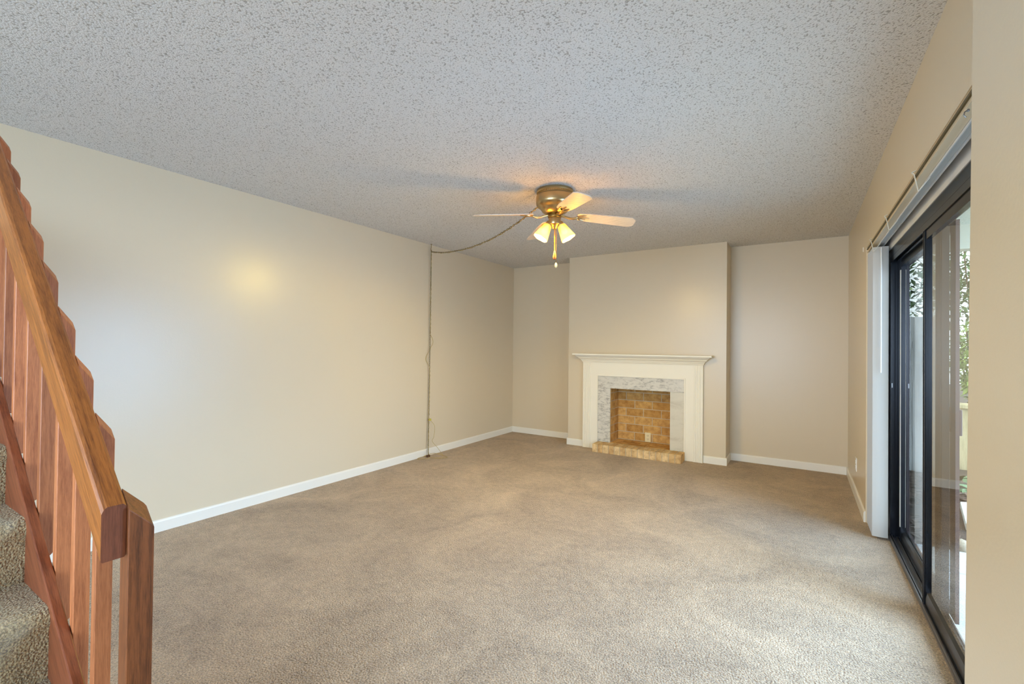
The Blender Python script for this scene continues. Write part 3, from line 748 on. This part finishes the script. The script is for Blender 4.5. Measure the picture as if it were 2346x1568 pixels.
# ================================================================ OUTSIDE
struct('patio_slab', MB().box(0.64, 4.0, -1.5, 4.16, -0.16, -0.06), CONC)
struct('ground', MB().box(-14, 20, 4.16, 26, -0.30, -0.115).box(-14, 20, -24, YR-0.4, -0.30, -0.115).box(4.0, 20, YR-0.4, 4.16, -0.3, -0.115), SOIL)
struct('exterior_wall', MB().box(0.568, 0.60, FY1+0.01, 5.95, -0.1, 2.6), STUCCO)
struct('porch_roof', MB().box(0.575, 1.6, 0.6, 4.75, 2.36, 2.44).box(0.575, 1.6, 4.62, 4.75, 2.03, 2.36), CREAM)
# score lines in the slab are grooves: thin dark joints
for y in (2.2, 2.95, 3.75): struct('slab_joint', MB().box(0.66, 3.98, y, y+0.008, -0.062, -0.0595), plain('joint_grey', (150, 148, 142), 0.9))
mu = MB()
rnd = random.Random(3)
for i in range(2600):
    x = rnd.uniform(0.66, 2.6); y = rnd.uniform(4.17, 6.8)
    if any((x-a)**2+(y-b)**2 < r*r for a, b, r in ((1.42, 5.1, 0.62), (1.60, 6.72, 0.26), (2.20, 6.78, 0.26), (1.42, 6.20, 0.19), (0.93, 4.30, 0.11))): continue
    l, w, a = rnd.uniform(0.02, 0.06), rnd.uniform(0.006, 0.016), rnd.uniform(0, 3.14)
    z = -0.112 + rnd.uniform(0, 0.022); tl = rnd.uniform(-0.25, 0.25)
    ca, sa = math.cos(a), math.sin(a)
    pts = []
    for dz in (0, 0.006):
        for u, v in ((-l, -w), (l, -w), (l, w), (-l, w)):
            pts.append((x+u*ca-v*sa, y+u*sa+v*ca, z+dz+u*tl))
    mu.hull(pts, [(3, 2, 1, 0), (4, 5, 6, 7), (0, 1, 5, 4), (1, 2, 6, 5), (2, 3, 7, 6), (3, 0, 4, 7)])
tag(mu.done('bark_mulch', MULCH), 'grey-brown bark mulch covering the bed beyond the patio', 'mulch', kind='stuff')
tag(MB().prism([(1.08, 4.86), (1.19, 5.52), (1.42, 5.60), (1.75, 5.3), (1.7, 4.7), (1.3, 4.55)], 'Z', -0.112, -0.055).done('stone_paver', PAVER, bevel=0.006), 'pale flat stone paver lying on the mulch', 'paver')
rk = MB()
bmesh.ops.create_icosphere(rk.bm, subdivisions=3, radius=1)
for v in rk.bm.verts:
    n_ = v.co.normalized(); k = 1+0.16*math.sin(5*n_.x+1)+0.12*math.sin(7*n_.y)
    v.co = Vector((0.93+0.075*n_.x*k, 4.30+0.06*n_.y*k, -0.075+0.045*n_.z*k))
tag(rk.done('rock', ROCK, smooth=True), 'tan rock sitting at the edge of the patio slab', 'rock')
# privacy fence of pale boards and mossy post
pf = thing('privacy_fence', 'tall pale vertical-board fence seen through the far door pane', 'fence', (1.0, 6.95, -0.12))
for i in range(7):
    x = 0.50+i*0.118
    MB().box(x, x+0.112, 6.90+0.006*(i % 2), 6.925+0.006*(i % 2), -0.12, 1.66).done('board', PFENCE, pf)
for z in (0.3, 1.3): MB().box(0.5, 1.32, 6.931, 6.97, z, z+0.08).done('fence_rail', PFENCE, pf)
lf = thing('garden_wall', 'low mossy cream garden wall below the foliage', 'wall', (2.1, 7.4, -0.12))
MB().box(1.57, 2.9, 7.33, 7.50, -0.12, 0.60).done('wall_body', MOSS, lf)
MB().box(1.56, 2.92, 7.30, 7.53, 0.60, 0.65).done('coping', MOSS, lf, bevel=0.01)
def leafblob(mb, c, n, rad, size, rng, long=2.6):
    for i in range(n):
        d = Vector((rng.gauss(0, 1), rng.gauss(0, 1), rng.gauss(0, 1))).normalized()*rng.random()**0.45
        p = Vector(c)+Vector((d.x*rad[0], d.y*rad[1], d.z*rad[2]))
        s_ = size*rng.uniform(0.6, 1.4); t = Vector((rng.uniform(-1, 1), rng.uniform(-1, 1), rng.uniform(-0.9, 0.4))).normalized()
        nn = t.cross(Vector((rng.uniform(-1, 1), rng.uniform(-1, 1), 1))).normalized()
        mid = p+t*s_*long*0.5-Vector((0, 0, 0.1*s_))
        up_ = nn.cross(t)*0.12*s_
        vs = [mb.bm.verts.new(q) for q in (p, mid+nn*s_*0.5, p+t*s_*long-Vector((0, 0, 0.35*s_)), mid-nn*s_*0.5, mid+up_)]
        mb.bm.faces.new((vs[0], vs[1], vs[4])); mb.bm.faces.new((vs[1], vs[2], vs[4])); mb.bm.faces.new((vs[2], vs[3], vs[4])); mb.bm.faces.new((vs[3], vs[0], vs[4]))
def shrub(name, label, c, rad, n, size, mat, z0, seed, long=2.6):
    t = thing(name, label, 'shrub', (c[0], c[1], z0)); rng = random.Random(seed)
    mb = MB(); leafblob(mb, c, n, rad, size, rng, long); mb.done('foliage', mat, t)
    sm = MB()
    for k in range(6):
        a = rng.uniform(0, 6.28); top = (c[0]+rad[0]*0.6*math.cos(a), c[1]+rad[1]*0.6*math.sin(a), c[2]+rad[2]*0.7)
        base = (c[0]+0.08*math.cos(a), c[1]+0.08*math.sin(a), z0)
        sm.tube(bez(base, (base[0], base[1], (z0+c[2])/2), (top[0], top[1], c[2]), top, 6), [0.014]*3+[0.010]*4, 6)
    sm.done('stems', BARKM, t)
shrub('bushy_shrub', 'bright yellow-green leafy shrub above the garden wall', (2.08, 8.1, 1.15), (0.45, 0.45, 0.62), 3400, 0.032, LEAF, -0.115, 5)
shrub('tall_shrub', 'tall airy shrub with white sky showing through its leaves', (2.45, 10.3, 2.5), (1.2, 0.7, 0.9), 3000, 0.042, LEAFD, -0.115, 6)
shrub('bamboo_clump', 'feathery clump behind the pale board fence', (0.92, 8.2, 2.0), (0.32, 0.5, 0.6), 1500, 0.032, LEAF, -0.115, 9, 3.4)
def hosta(label, x, y, s_, seed):
    t = thing('hosta_plant', label, 'plant', (x, y, -0.115)); rng = random.Random(seed); mb = MB()
    for k in range(14):
        a = k*2.4; l = s_*rng.uniform(0.7, 1.1); el = rng.uniform(0.25, 0.7)
        dx, dy = math.cos(a), math.sin(a); w = l*0.30; rows = []
        for i in range(6):
            u = i/5; r_ = l*u; z = -0.115 + l*(el*1.6*u - 1.0*u*u) + 0.01
            ww = w*math.sin(math.pi*min(1, u*0.92+0.08))**0.8 if u < 1 else 0.002
            rows.append([mb.bm.verts.new((x+dx*r_-dy*ww*v, y+dy*r_+dx*ww*v, z+abs(v)*ww*0.35)) for v in (-1, 0, 1)])
        for i in range(5):
            for j in range(2): mb.bm.faces.new((rows[i][j], rows[i][j+1], rows[i+1][j+1], rows[i+1][j]))
    mb.done('leaves', HOSTA, t, smooth=True)
hosta('broad-leaved hosta against the garden wall, nearer the house', 1.60, 6.72, 0.24, 1)
hosta('broad-leaved hosta against the garden wall, further right', 2.20, 6.78, 0.24, 2)
hosta('small low hosta on the mulch in front of the others', 1.42, 6.20, 0.17, 3)
tag(MB().tube(spline([(0.86, 6.88, 0.12), (0.95, 6.86, 0.20), (1.03, 6.85, 0.12), (1.03, 6.85, -0.02), (0.96, 6.84, -0.09), (0.86, 6.84, -0.10)], 8), 0.008, 8).done('garden_hose', WHITEP, smooth=True), 'thin white hose curling against the pale board fence', 'hose')
